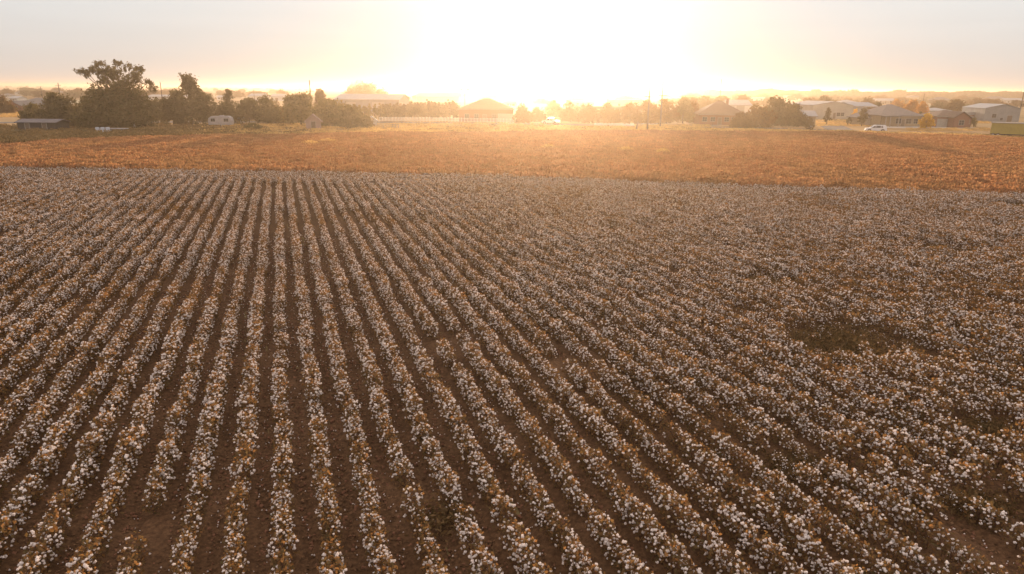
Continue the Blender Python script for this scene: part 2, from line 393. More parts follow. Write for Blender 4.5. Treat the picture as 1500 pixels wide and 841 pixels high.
def scatter(name, P_, variants, label, cat):
    """ONE object: a point cloud that instances the variants (list of meshes with materials)"""
    pc = bpy.data.collections.new(name+'_kinds')          # kept out of the scene
    for i, me in enumerate(variants):
        pc.objects.link(bpy.data.objects.new('%s_kind%02d' % (name, i), me))
    n = len(P_); me = bpy.data.meshes.new(name); me.vertices.add(n)
    A = np.array([p[:6] for p in P_], np.float32)
    me.vertices.foreach_set('co', A[:, :3].ravel())
    for nm, j, ty in (('rz', 3, 'FLOAT'), ('sc', 4, 'FLOAT')):
        at_ = me.attributes.new(nm, ty, 'POINT'); at_.data.foreach_set('value', np.ascontiguousarray(A[:, j]))
    at_ = me.attributes.new('kd', 'INT', 'POINT'); at_.data.foreach_set('value', A[:, 5].astype(np.int32))
    o = bpy.data.objects.new(name, me); COL.objects.link(o)
    ng = bpy.data.node_groups.new(name, 'GeometryNodeTree'); ng.is_modifier = True
    ng.interface.new_socket('Geometry', in_out='INPUT', socket_type='NodeSocketGeometry'); ng.interface.new_socket('Geometry', in_out='OUTPUT', socket_type='NodeSocketGeometry')
    gi = ng.nodes.new('NodeGroupInput'); go = ng.nodes.new('NodeGroupOutput')
    m2p = ng.nodes.new('GeometryNodeMeshToPoints'); iop = ng.nodes.new('GeometryNodeInstanceOnPoints'); ci = ng.nodes.new('GeometryNodeCollectionInfo')
    ci.inputs[0].default_value = pc; ci.inputs['Separate Children'].default_value = True; ci.inputs['Reset Children'].default_value = True
    def attr(nm, ty):
        a = ng.nodes.new('GeometryNodeInputNamedAttribute'); a.data_type = ty; a.inputs[0].default_value = nm; return a.outputs[0]
    lk = ng.links.new
    lk(gi.outputs[0], m2p.inputs[0]); lk(m2p.outputs[0], iop.inputs['Points']); lk(ci.outputs[0], iop.inputs['Instance'])
    iop.inputs['Pick Instance'].default_value = True; lk(attr('kd', 'INT'), iop.inputs['Instance Index'])
    cx = ng.nodes.new('ShaderNodeCombineXYZ'); lk(attr('rz', 'FLOAT'), cx.inputs[2]); lk(cx.outputs[0], iop.inputs['Rotation'])
    cs_ = ng.nodes.new('ShaderNodeCombineXYZ'); s_ = attr('sc', 'FLOAT'); [lk(s_, cs_.inputs[i]) for i in range(3)]; lk(cs_.outputs[0], iop.inputs['Scale'])
    lk(iop.outputs[0], go.inputs[0])
    md = o.modifiers.new('scatter', 'NODES'); md.node_group = ng
    return tag(o, label, cat, kind='stuff')
def bolls_mesh(B):
    from mathutils import Euler
    VV, FF = [], []
    for bi, bl, br, bs in B:
        v = np.array([x.co[:] for x in BM[bi].vertices]); R_ = np.array(Euler(br).to_matrix())
        BF = np.concatenate([JF+k*len(JV) for k in range(4)]); FF.append(BF+len(VV)*len(v)); VV.append(v@R_.T*bs+np.array(bl))
    me = npmesh('bolls', np.concatenate(VV), np.concatenate(FF), smooth=True); me.materials.append(boll_m); return me
def join_meshes(name, ms):
    v, f, mi, mats = [], [], [], []
    mb = MB()
    for k, me in enumerate(ms):
        n = len(mb.v); mb.v += [tuple(x.co) for x in me.vertices]
        for p in me.polygons: mb.f.append(tuple(n+i for i in p.vertices)); mb.m.append(k)
        mats.append(me.materials[0])
    o = mb.mesh(name, True)
    for m in mats: o.materials.append(m)
    return o
CV = [join_meshes('cotton_clump', (v[0], v[1], bolls_mesh(v[2]))) for v in VAR]
scatter('cotton_crop', rest, CV, 'rows of ripe cotton with white bolls stretching away to the orange field', 'cotton field')

# fallen leaves, lint and clods in the furrows
lit_m = leafmat('leaf_litter', [(.10, .055, .03), (.16, .09, .05), (.07, .04, .025), (.22, .13, .07)], .1); clod_m = surf('soil_clod', (.20, .10, .06), scale=5, rough=.95, spec=.05)
LV = []
for i in range(4):
    r_ = np.random.default_rng(300+i); n = 42; c = np.stack([r_.uniform(-.5, .5, n), r_.uniform(-.5, .5, n), .02+.03*r_.random(n)], 1); v_, f_ = quads(c, np.full(n, .07), r_, 2.5)
    a_me = npmesh('litter', v_, f_); a_me.materials.append(lit_m)
    n = 5; VV = [IV*.014*(1+.3*r_.standard_normal((len(IV), 1))) + (r_.uniform(-.5, .5), r_.uniform(-.5, .5), .03) for _ in range(n)]; b_me = npmesh('lint', np.concatenate(VV), np.concatenate([IF+k*len(IV) for k in range(n)]), smooth=True); b_me.materials.append(boll_m)
    n = 12; VV = [IV*r_.uniform(.015, .045)*(1+.2*r_.standard_normal((len(IV), 1))) + (r_.uniform(-.5, .5), r_.uniform(-.5, .5), .01) for _ in range(n)]; c_me = npmesh('clod', np.concatenate(VV), np.concatenate([IF+k*len(IV) for k in range(n)])); c_me.materials.append(clod_m)
    LV.append(join_meshes('litter_patch', (a_me, b_me, c_me)))
lp = []
for k in range(-30, 50):
    a = 5.0
    while a < 48:
        a += .62; c = C0+(k+.5)*WROW + random.uniform(-.2, .2); x = c*P[0]+a*D[0]; y = c*P[1]+a*D[1]
        u, v = inv((x, y, 0))
        if y > 8.5 and -100 < u < 1600 and v < 930: lp.append((x, y, .015, random.random()*6.28, random.uniform(.8, 1.3), random.randrange(4)))
bw_m = leafmat('dry_weed', [(.12, .08, .04), (.18, .115, .055), (.09, .07, .035), (.24, .15, .075)], .4)
for i in range(3):
    r_ = np.random.default_rng(350+i); n = 60; c = np.stack([r_.normal(0, .16, n), r_.normal(0, .16, n), .03+.22*r_.random(n)], 1); v_, f_ = quads(c, np.full(n, .09), r_, .1, .4)
    me = npmesh('dry_weed', v_, f_); me.materials.append(bw_m); LV.append(me)
for q0, ra, rb in BARE:
    for _ in range(int(55*ra*rb*2)+6):
        e = np.array((random.gauss(0, .55), random.gauss(0, .55))); p_ = q0 + P*e[0]*ra*1.1 + D*e[1]*rb*1.7
        lp.append((p_[0], p_[1], .03, random.random()*6.28, random.uniform(.6, 1.7), 4+random.randrange(3)))
scatter('leaf_litter', lp, LV, 'fallen leaves, lint, clods and dry weeds on the soil between the cotton rows', 'leaf litter')

# ------------------------------------------------------------------ rust coloured field beyond the cotton
rust_m = leafmat('rust_stalk', [(.29, .155, .08), (.38, .205, .105), (.33, .16, .085), (.46, .29, .16), (.22, .13, .075), (.40, .185, .095)], .5, tcol=(1.1, .95, .72))
gold_m = leafmat('gold_stalk', [(.32, .195, .10), (.42, .255, .135), (.27, .16, .085), (.42, .26, .14), (.24, .14, .075)], .5, tcol=(1.1, .92, .68))
def tuft(seed):
    r = np.random.default_rng(seed); n = 46
    c = np.stack([r.uniform(-.5, .5, n), r.uniform(-.5, .5, n), np.zeros(n)], 1)
    hgt = .42+.38*r.random(n); a = r.random(n)*3.1416; w = .035+.03*r.random(n)
    dx = np.stack([np.cos(a)*w, np.sin(a)*w, 0*a], 1); lean = np.stack([r.normal(0, .12, n), r.normal(0, .12, n), hgt], 1)
    v = np.stack([c-dx*.5, c+dx*.5, c+lean+dx, c+lean-dx], 1).reshape(-1, 3); f = np.arange(4*n).reshape(n, 4)
    m = 26; c2 = np.stack([r.uniform(-.5, .5, m), r.uniform(-.5, .5, m), .4+.35*r.random(m)], 1)
    v2, f2 = quads(c2, np.full(m, .16), r, .2)
    me = npmesh('tuft', np.concatenate([v, v2]), np.concatenate([f, f2+len(v)])); me.materials.append(rust_m if seed < 3 else gold_m); return me
TV = [tuft(i) for i in range(6)]
rp = []
x = -135.0
while x < 165:
    y0 = line_y(EDGE, x)+.2+1.2*abs(mn.noise(Vector((x*.4, 0, 0))))+.8*random.random(); y1 = line_y(FAR, x)
    y = y0
    while y < y1-.3:
        xx = x+random.uniform(-.45, .45); yy = y+random.uniform(-.4, .4); u, v = inv((xx, yy, .3))
        if -120 < u < 1620:
            d_ = mn.noise(Vector((xx*.06, yy*.03, 0)))
            if random.random() < .97 - .25*max(0, -d_):
                rp.append((xx, yy, 0, random.random()*6.283, .9+.35*random.random()+.4*d_, random.randrange(3)+(3 if mn.noise(Vector((xx*.09, yy*.06, 7)))+.35*random.gauss(0, 1) > .12 else 0)))
        y += .80
    x += .95
print('tufts', len(rp))
scatter('rust_coloured_crop', rp, TV, 'rust orange dry crop standing between the cotton and the street', 'dry crop')

# ------------------------------------------------------------------ dry grass along the verge
dry_m = leafmat('dry_grass_blade', [(.50, .36, .17), (.42, .30, .14), (.60, .45, .24)], .55, tcol=(1.2, 1.0, .65))
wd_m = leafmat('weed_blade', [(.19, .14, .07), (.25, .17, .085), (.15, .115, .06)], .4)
def gt(seed, m):
    r = np.random.default_rng(seed); n = 40
    c = np.stack([r.normal(0, .45, n), r.normal(0, .45, n), .12+.22*r.random(n)], 1); v, f = quads(c, np.full(n, .3), r, .1, .5)
    me = npmesh('grass_tuft', v, f); me.materials.append(m); return me
GV = [gt(50+i, dry_m) for i in range(3)] + [gt(60+i, wd_m) for i in range(3)]
gp = []
for _ in range(5200):
    u = random.uniform(-80, 1580)
    fx = line_y(FAR, 0)
    w = random.random()**1.6
    vb = np.interp(u, [0, 250, 500, 750, 1000, 1250, 1500], [211, 200.5, 196, 193, 192, 195.5, 203]); vt = np.interp(u, [0, 340, 800, 1000, 1200, 1500], [184, 182, 185, 188, 192.5, 200.5])
    v = vb*(1-w)+vt*w
    p = at(u, v)
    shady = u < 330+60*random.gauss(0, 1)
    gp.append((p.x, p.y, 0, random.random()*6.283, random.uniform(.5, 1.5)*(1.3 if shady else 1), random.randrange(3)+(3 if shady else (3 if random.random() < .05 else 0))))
for _ in range(2600):
    u0_, u1_, va, vb_ = random.choice(((1195, 1300, 176, 185), (1195, 1300, 176, 185), (1330, 1450, 188, 192), (1420, 1450, 176, 181), (560, 800, 180.5, 184), (930, 1040, 183, 187), (0, 40, 165, 172), (340, 460, 182, 187)))
    p = at(random.uniform(u0_, u1_), random.uniform(va, vb_)); gp.append((p.x, p.y, 0, random.random()*6.283, random.uniform(.35, .8), random.randrange(3)))
scatter('verge_grass', gp, GV, 'dry golden grass and weeds along the edge of the street', 'grass')

# ------------------------------------------------------------------ trees
GREEN = leafmat('olive_leaf', [(.13, .115, .055), (.17, .14, .065), (.20, .16, .075), (.11, .095, .05)], .4)
DARK = leafmat('dark_leaf', [(.10, .085, .045), (.13, .105, .052), (.155, .12, .062)], .35)
BROWN = leafmat('russet_leaf', [(.14, .08, .03), (.18, .11, .04), (.10, .065, .028)], .45)
YELLOW = leafmat('yellow_leaf', [(.80, .52, .06), (.88, .60, .09), (.66, .42, .06)], .55, tcol=(1.1, .95, .5))
ORANGE = leafmat('orange_leaf', [(.48, .24, .06), (.56, .32, .09), (.38, .19, .06)], .5, tcol=(1.1, .9, .5))
BARK = surf('bark', (.12, .085, .06), scale=3, rough=.95)
SHAPES = {   # blobs: x, y, z, rx, ry, rz in units of half-width (x, y) and height (z)
 'round': [(0, 0, .50, .78, .7, .46), (-.45, .1, .34, .52, .5, .34), (.46, -.1, .32, .52, .5, .33), (.1, .2, .78, .45, .45, .2), (-.2, -.3, .70, .4, .4, .22)],
 'bush': [(0, 0, .42, .78, .7, .50), (-.52, .05, .28, .48, .5, .36), (.55, .0, .28, .45, .5, .36), (.2, -.3, .3, .5, .5, .3), (-.15, .1, .72, .4, .4, .26)],
 'dome': [(0, 0, .22, .98, .9, .5), (0, 0, .40, .92, .85, .45), (-.3, -.3, .2, .65, .6, .3), (.35, -.3, .2, .6, .6, .3), (-.4, 0, .55, .5, .5, .32), (.35, 0, .58, .55, .5, .32), (0, 0, .74, .5, .5, .25)],
 'tall': [(0, 0, .55, .62, .6, .38), (-.35, 0, .36, .5, .5, .24), (.38, 0, .40, .5, .5, .26), (.1, 0, .84, .3, .3, .15), (-.15, 0, .72, .38, .38, .16)],
 'spread': [((px-180)/56, 0.25*math.sin(px*1.7+py), (187-py)/99, rx/56, rx/50, ry/99) for px, py, rx, ry in
   ((131, 104, 7, 5), (135, 106, 6, 5), (141, 101, 9, 5), (149, 106, 6, 5), (158, 104, 6, 5), (136, 111, 3, 5), (166, 94, 8, 6), (170, 103, 10, 7), (152, 114, 7, 4), (160, 118, 9, 6), (178, 112, 11, 8), (189, 93, 9, 6),
    (200, 96, 10, 5), (190, 104, 8, 6), (212, 101, 8, 6), (219, 110, 8, 8), (226, 119, 7, 7), (231, 129, 7, 5), (216, 122, 9, 8), (204, 116, 9, 7), (196, 124, 14, 9), (212, 134, 12, 7), (178, 128, 22, 10), (165, 140, 16, 9), (200, 142, 18, 10))],
 'conifer': [(0, 0, .30, .95, .95, .20), (0, 0, .48, .72, .72, .18), (0, 0, .66, .50, .5, .16), (0, 0, .84, .26, .26, .16)],
 'column': [(0, 0, .42, .9, .9, .40), (0, 0, .70, .62, .62, .22), (0, 0, .90, .25, .25, .12)],
 'ragged': [(0, 0, .42, .6, .6, .3), (-.5, 0, .36, .42, .4, .26), (.5, 0, .34, .45, .4, .24), (0, 0, .24, .8, .6, .24), (.02, 0, .70, .28, .3, .14), (-.08, 0, .88, .15, .2, .12), (.08, 0, .80, .20, .2, .12), (.34, 0, .62, .24, .2, .10), (-.38, 0, .60, .2, .2, .08), (.62, 0, .52, .12, .2, .08)],
}
def crown_mesh(shape, w, h, seed, dens=1.0, mat=GREEN, leaf=None, airy=.16):
    r = np.random.default_rng(seed); B = np.array(SHAPES[shape]); B[:, [0, 3]] *= w/2; B[:, [1, 4]] *= w/2; B[:, [2, 5]] *= h
    if leaf is None: leaf = max(.28, min(.55, w*.05))
    area = (B[:, 3]*B[:, 5]); pr = area**.75/(area**.75).sum(); tot = area.sum()
    n = int(min(17000, max(900, dens*tot*52/leaf**2/1.6)))
    K = max(30, n//26); bi = r.choice(len(B), K, p=pr)
    d = r.standard_normal((K, 3)); d /= np.linalg.norm(d, axis=1)[:, None]; rad = r.random(K)**.42*(.86+.2*r.random(K))
    sc = B[bi, :3] + d*rad[:, None]*B[bi, 3:]
    ci = r.integers(0, K, n); spread = airy*min(w/2, h)*.55
    c = sc[ci] + r.standard_normal((n, 3))*spread*(.5+.7*r.random(K))[ci][:, None]
    c = c[(c[:, 2] > .03*h) & (c[:, 2] < h*1.02)]
    v, f = quads(c, np.full(len(c), leaf), r, .15, .8)
    me = npmesh('crown', v, f); me.materials.append(mat); return me
def trunk_mesh(shape, w, h, seed, base=None):
    r = random.Random(seed); B = SHAPES[shape]; mb = MB(); tr = max(.10, h*.022)
    top = .42*h if shape not in ('conifer', 'column') else .85*h
    mb.tube([(0, 0, -.15), (.03*h*r.uniform(-1, 1), 0, top*.5), (0, 0, top)], [tr*1.25, tr, tr*.6], 8)
    if shape not in ('conifer', 'column'):
        for b in B:
            x, y, z = b[0]*w/2, b[1]*w/2, b[2]*h; z0 = min(top*.95, z*.6)*r.uniform(.75, 1)
            mb.tube([(0, 0, z0), (x*.5, y*.5, (z0+z)*.5-.02*h), (x, y, z+b[5]*h*.35)], [tr*.5, tr*.34, tr*.13], 6)
    me = mb.mesh('trunk', True); me.materials.append(BARK); return me
seedc = [1]
def tree(u, vb, vt, wpx, shape, mat, label, name='tree', cat='tree', group=None, dens=1.0, airy=.16, leaf=None, trunk=True):
    seedc[0] += 1; p = at(u, vb); t = depth(u, vb); h = (vb-vt)*t/1000*.97; w = wpx*t/1000
    o = empty(name, p, 0); tag(o, label, cat, group)
    link('crown', crown_mesh(shape, w, h, seedc[0], dens, mat, leaf, airy), (), o)
    if trunk: link('trunk', trunk_mesh(shape, w, h, seedc[0]), (), o)
    return o

tree(180, 187, 90.5, 112, 'spread', DARK, 'tall spreading cottonwood with open limbs rising above the round tree on the left', 'cottonwood_tree', dens=1.0, airy=.055, leaf=.33)
tree(176, 188, 121, 112, 'dome', GREEN, 'big round olive tree in front of the tall cottonwood', 'round_tree', dens=2.2, airy=.17)
tree(92, 186, 137, 84, 'bush', DARK, 'dark bushy thicket to the left of the big round tree', 'bushy_tree', dens=1.2)
tree(52, 184, 150, 50, 'bush', GREEN, 'low green bush above the dark shed at far left', 'bush', 'bush')
tree(4, 166, 138, 40, 'bush', BROWN, 'russet tree at the left end beside the grey roofed farmhouse', 'russet_tree')
tree(232, 180, 143, 44, 'round', GREEN, 'small olive tree between the round tree and the ragged tree', 'olive_tree')
tree(283, 184, 108, 82, 'ragged', DARK, 'ragged tall tree with a leaning crown tip right of the round tree', 'ragged_tree', dens=1.1, airy=.12)
tree(255, 184, 140, 44, 'round', DARK, 'shorter dark tree hugging the left flank of the ragged tall tree', 'dark_tree')
tree(338, 180, 129, 26, 'tall', DARK, 'narrow dark tree just right of the ragged tall tree', 'narrow_tree')
tree(335, 183, 147, 46, 'bush', GREEN, 'yellow green bush behind the camper trailer', 'bush', 'bush')
tree(366, 181, 143, 48, 'round', GREEN, 'rounded olive tree above the grey street right of the camper', 'olive_tree')
tree(393, 181, 138, 46, 'bush', GREEN, 'second olive tree along the street with a low white roof behind', 'olive_tree')
tree(412, 180, 150, 40, 'bush', BROWN, 'brownish bush along the street left of the big tree cluster', 'bush', 'bush')
tree(441, 183, 136, 62, 'round', GREEN, 'broad olive tree left of the pole with a crossarm', 'olive_tree', dens=1.2)
tree(471, 170, 127, 22, 'round', BROWN, 'small round crowned tree just right of the pole with a crossarm', 'round_tree')
tree(487, 186, 143, 70, 'bush', GREEN, 'large shaggy tree over the pink shed', 'shaggy_tree', dens=1.2)
tree(516, 188, 153, 60, 'bush', GREEN, 'low spreading tree left of the little white shed', 'spreading_tree')
tree(372, 190, 179, 30, 'bush', GREEN, 'low weedy bush between camper and field', 'bush', 'bush')
tree(537, 152, 118, 80, 'dome', DARK, 'dome shaped tree behind the long metal barn', 'dome_tree', dens=3, airy=.15)
# clipped cypress row behind the white rail fence
for i in range(22):
    u = 562+i*5.1
    tree(u, 173.5+.1*random.random(), 152-random.random()*3+(2 if i < 8 else -1), 13, 'column', DARK, 'pointed cypress in the hedge row behind the white rail fence', 'cypress_tree', group='cypress row behind the white rail fence', leaf=.45, dens=3)
for i in range(6):
    tree(520+i*7.5, 176, 150+random.random()*5, 13, 'column', GREEN, 'short pointed juniper before the wall of the metal barn', 'juniper_tree', group='junipers before the metal barn', leaf=.42)
# trees round the sun
for (u, vb, vt, w, sh, m, lb) in [
    (766, 181, 152, 30, 'bush', BROWN, 'pale bush like tree right beside the big hip roofed house under the sun'),
    (788, 179, 155, 26, 'bush', BROWN, 'washed out round tree left of the white pickup'),
    (722, 186, 181, 14, 'bush', GREEN, 'tiny yellow green shrub on the verge below the big house'),
    (812, 171, 147, 34, 'bush', BROWN, 'glowing tree directly behind the white pickup'),
    (836, 179, 147, 34, 'bush', BROWN, 'washed out bushy tree right of the white pickup'),
    (862, 181, 150, 38, 'bush', BROWN, 'bushy tree with a flat top second right of the pickup'),
    (890, 181, 148, 40, 'bush', BROWN, 'wide hazy tree in front of the low grey building'),
    (922, 182, 150, 40, 'round', BROWN, 'hazy tree left of the leaning stump and two poles'),
    (948, 182, 146, 42, 'round', BROWN, 'round tree behind the shorter utility pole'),
    (976, 181, 144, 40, 'bush', BROWN, 'bushy tree behind the tall utility pole'),
    (1000, 181, 141, 36, 'round', GREEN, 'olive tree right of the tall utility pole'),
    (1016, 180, 148, 30, 'bush', BROWN, 'brown bush touching the left gable of the brick house'),
    (1030, 165, 140, 34, 'round', GREEN, 'olive tree behind the left part of the brick house'),
    (1056, 163, 140, 34, 'round', GREEN, 'olive tree behind the ridge of the brick house'),
    (1088, 160, 139, 32, 'round', BROWN, 'brown tree behind the white metal building'),
    (1014, 164, 142, 26, 'round', BROWN, 'hazy tree left of the olive trees behind the brick house'),
    (1138, 186, 141, 68, 'bush', DARK, 'tallest dark bush mound right of the brick house'),
    (1163, 186, 150, 40, 'bush', DARK, 'dark bush mound on the right flank of the tallest mound'),
    (1112, 187, 152, 52, 'bush', BROWN, 'front brown bush mound right of the brick house'),
    (1088, 188, 163, 40, 'bush', BROWN, 'low brown bush mound against the brick house wall'),
    (1210, 163, 140, 36, 'bush', DARK, 'dark low tree behind the beige metal building'),
    (1188, 160, 143, 40, 'bush', BROWN, 'brown low tree behind the left end of the beige metal building'),
    (1185, 191, 171, 15, 'round', DARK, 'small dark tree beside the little tan house'),
    (1211, 182, 156, 15, 'conifer', DARK, 'small dark conifer in front of the beige metal building'),
    (1243, 183, 171, 10, 'round', DARK, 'clipped round shrub on the sunlit lawn'),
    (1251, 179, 158, 12, 'round', YELLOW, 'thin yellowing tree left of the dark leafy tree by the hip roofed house'),
    (1262, 185, 157, 18, 'tall', DARK, 'dark leafy tree left of the hip roofed house'),
    (1273, 177, 156, 20, 'round', BROWN, 'russet tree tucked behind the dark leafy tree'),
    (1284, 172, 149, 24, 'round', DARK, 'dark round tree behind the left roof slope of the hip roofed house'),
    (1271, 162, 141, 24, 'bush', BROWN, 'brown tree behind the blue roofed building'),
    (1315, 163, 144, 26, 'bush', ORANGE, 'orange tree behind the hip roofed house'),
    (1335, 168, 145, 26, 'round', ORANGE, 'bright orange tree rising over the right slope of the hip roofed house'),
    (1349, 172, 147, 20, 'round', ORANGE, 'orange tree just behind the small yellow tree'),
    (1347, 182, 163, 14, 'round', GREEN, 'green tree with yellow edge left of the round yellow tree'),
    (1356, 189, 166, 24, 'round', YELLOW, 'small round bright yellow tree on the front lawn'),
    (1377, 165, 148, 32, 'bush', DARK, 'dark tree behind the brown house on its left'),
    (1400, 166, 146, 34, 'round', BROWN, 'brown tree behind the brown house ridge'),
    (1415, 168, 152, 18, 'round', GREEN, 'yellow green tree right behind the brown house'),
    (1422, 186, 170, 17, 'round', GREEN, 'pale green shrub at the right wall of the brown house'),
    (1456, 158, 146, 38, 'bush', BROWN, 'brown trees behind the grey metal building on its left'),
    (1490, 157, 147, 34, 'bush', BROWN, 'brown tree behind the grey metal building at the picture edge'),
    (1432, 156, 143, 26, 'bush', BROWN, 'brown tree left of the grey metal building roof'),
    ]:
    isb = 'shrub' in lb or 'bush' in lb and 'mound' in lb
    tree(u, vb, vt, w, sh, m, lb, {YELLOW: 'yellow_tree', ORANGE: 'orange_tree', DARK: 'dark_tree', GREEN: 'olive_tree', BROWN: 'brown_tree'}[m] if not isb else 'shrub', 'shrub' if isb else 'tree', trunk=not isb)

# farther trees one can still tell apart: shared crowns, each its own object
LIB = []
for i, (sh, m) in enumerate((('bush', BROWN), ('round', BROWN), ('bush', DARK), ('round', GREEN), ('dome', BROWN))):
    c = crown_mesh(sh, 14, 8, 700+i, .8, m, .8); t = trunk_mesh(sh, 14, 8, 700+i); LIB.append((c, t))
def fartree(u, vb, h, w, k, label, group):
    o = empty('distant_tree', at(u, vb)); o.scale = (w/14, w/14, h/8); tag(o, label, 'tree', group)
    link('crown', LIB[k][0], (), o); link('trunk', LIB[k][1], (), o)
random.seed(21)
for i in range(150):
    vb_ = random.uniform(139, 156)
    fartree(random.uniform(1000, 1510), vb_, random.uniform(4, 7.5)*(.7 if vb_ > 150 else 1), random.uniform(10, 24)*(.7 if vb_ > 150 else 1), random.randrange(5), 'distant hazy tree among roofs right of the poles', 'distant trees on the right')
for i in range(60):
    fartree(random.uniform(0, 420), random.uniform(132.5, 144), random.uniform(5, 8), random.uniform(10, 22), random.randrange(5), 'distant hazy tree on the plain at the left', 'distant trees on the left')
for i in range(22):
    fartree(random.uniform(560, 1000), random.uniform(142, 152), random.uniform(3.5, 5), random.uniform(12, 22), random.randrange(2), 'pale tree dissolving in the glare below the sun', 'trees in the glare')
# tree line on the horizon
tv = []
for i in range(5):
    c = crown_mesh('bush' if i % 2 else 'round', 26, 11, 800+i, .6, (DARK, BROWN, DARK, GREEN, BROWN)[i], 1.5); tv.append(c)
tl = []
for i in range(1500):
    u = random.choice((random.uniform(960, 1560), random.uniform(1050, 1560), random.uniform(-60, 1560)))
    v = 137.3+random.uniform(-.8, 3.5)**1 if u > 1000 else 0
    hz_ = 124.6+.00716*u
    if u > 1000: v = hz_+random.choice((4.5, 5.5, 7.0, 9.5))+random.random()*1.5
    else: v = hz_+random.choice((2.2, 3.0, 4.2))+random.random()*.5
    p = at(u, v); big = (1.0+.5*mn.noise(Vector((u*.02, 3, 0))) + .5*max(0, mn.noise(Vector((u*.09, 0, 0)))))
    tl.append((p.x, p.y, 0, random.random()*6.28, max(.4, big)*(.9 if u > 1000 else .55), random.randrange(5)))
scatter('treeline', tl, tv, 'hazy belts of trees along the horizon', 'treeline')

# ------------------------------------------------------------------ buildings
ROOFG = surf('grey_shingle', (.16, .145, .14), scale=1.2, rough=.9, stripes=('Z', 6))
ROOFB = surf('brown_shingle', (.12, .085, .065), scale=1.2, rough=.9, stripes=('Z', 6))
METR = surf('pale_metal_roof', (.27, .28, .29), scale=.6, rough=.6, metal=.0, stripes=('X', 2.2))
BLUER = surf('blue_grey_roof', (.20, .235, .27), scale=.6, rough=.6, stripes=('X', 2.2))
WHITE = surf('white_siding', (.50, .49, .47), scale=.8, rough=.8, stripes=('Z', 5))
BEIGE = surf('beige_metal_siding', (.36, .33, .28), scale=.5, rough=.75, stripes=('X', 3.0))
GREYS = surf('grey_metal_siding', (.24, .245, .245), scale=.5, rough=.75, stripes=('X', 3.0))
BRICK = surf('red_brown_brick', (.22, .11, .075), (.14, .07, .05), scale=5, rough=.9)
TANB = surf('tan_brick', (.27, .22, .15), (.2, .155, .10), scale=5, rough=.9)
PINKS = surf('dusty_pink_siding', (.34, .25, .22), scale=1, rough=.85, stripes=('X', 4))
TRIM = surf('white_trim', (.30, .28, .26), scale=2, rough=.7)
GLASS = surf('dark_window_glass', (.03, .035, .04), scale=2, rough=.08, spec=.6)
DOORM = surf('painted_door', (.16, .12, .09), scale=2, rough=.6)
GARM = surf('garage_door_panel', (.33, .31, .28), scale=2, rough=.6, stripes=('Z', 3))
DMET = surf('dark_metal', (.06, .06, .062), scale=2, rough=.5)
def opening(par, name, x, z0, w, h, y=0.0, pane=GLASS, frame=TRIM, bars=True):
    """a framed window or door set in the front wall (facing -y)"""
    fb = MB(); t = .09
    p = MB().box(-w/2, w/2, -.035, .02, 0, h).build(name, pane, par, (x, y, z0))
    for a in ((-w/2-t, -w/2, -t, h+t), (w/2, w/2+t, -t, h+t)): fb.box(a[0], a[1], -.07, .02, a[2], a[3])
    fb.box(-w/2, w/2, -.07, .02, h, h+t); fb.box(-w/2, w/2, -.09, .02, -t, 0)
    if bars and name == 'window': fb.box(-.03, .03, -.05, -.034, 0, h); fb.box(-w/2, -.032, -.05, -.034, h/2-.03, h/2+.03); fb.box(.032, w/2, -.05, -.034, h/2-.03, h/2+.03)
    fb.build('frame', frame, p)
    return p
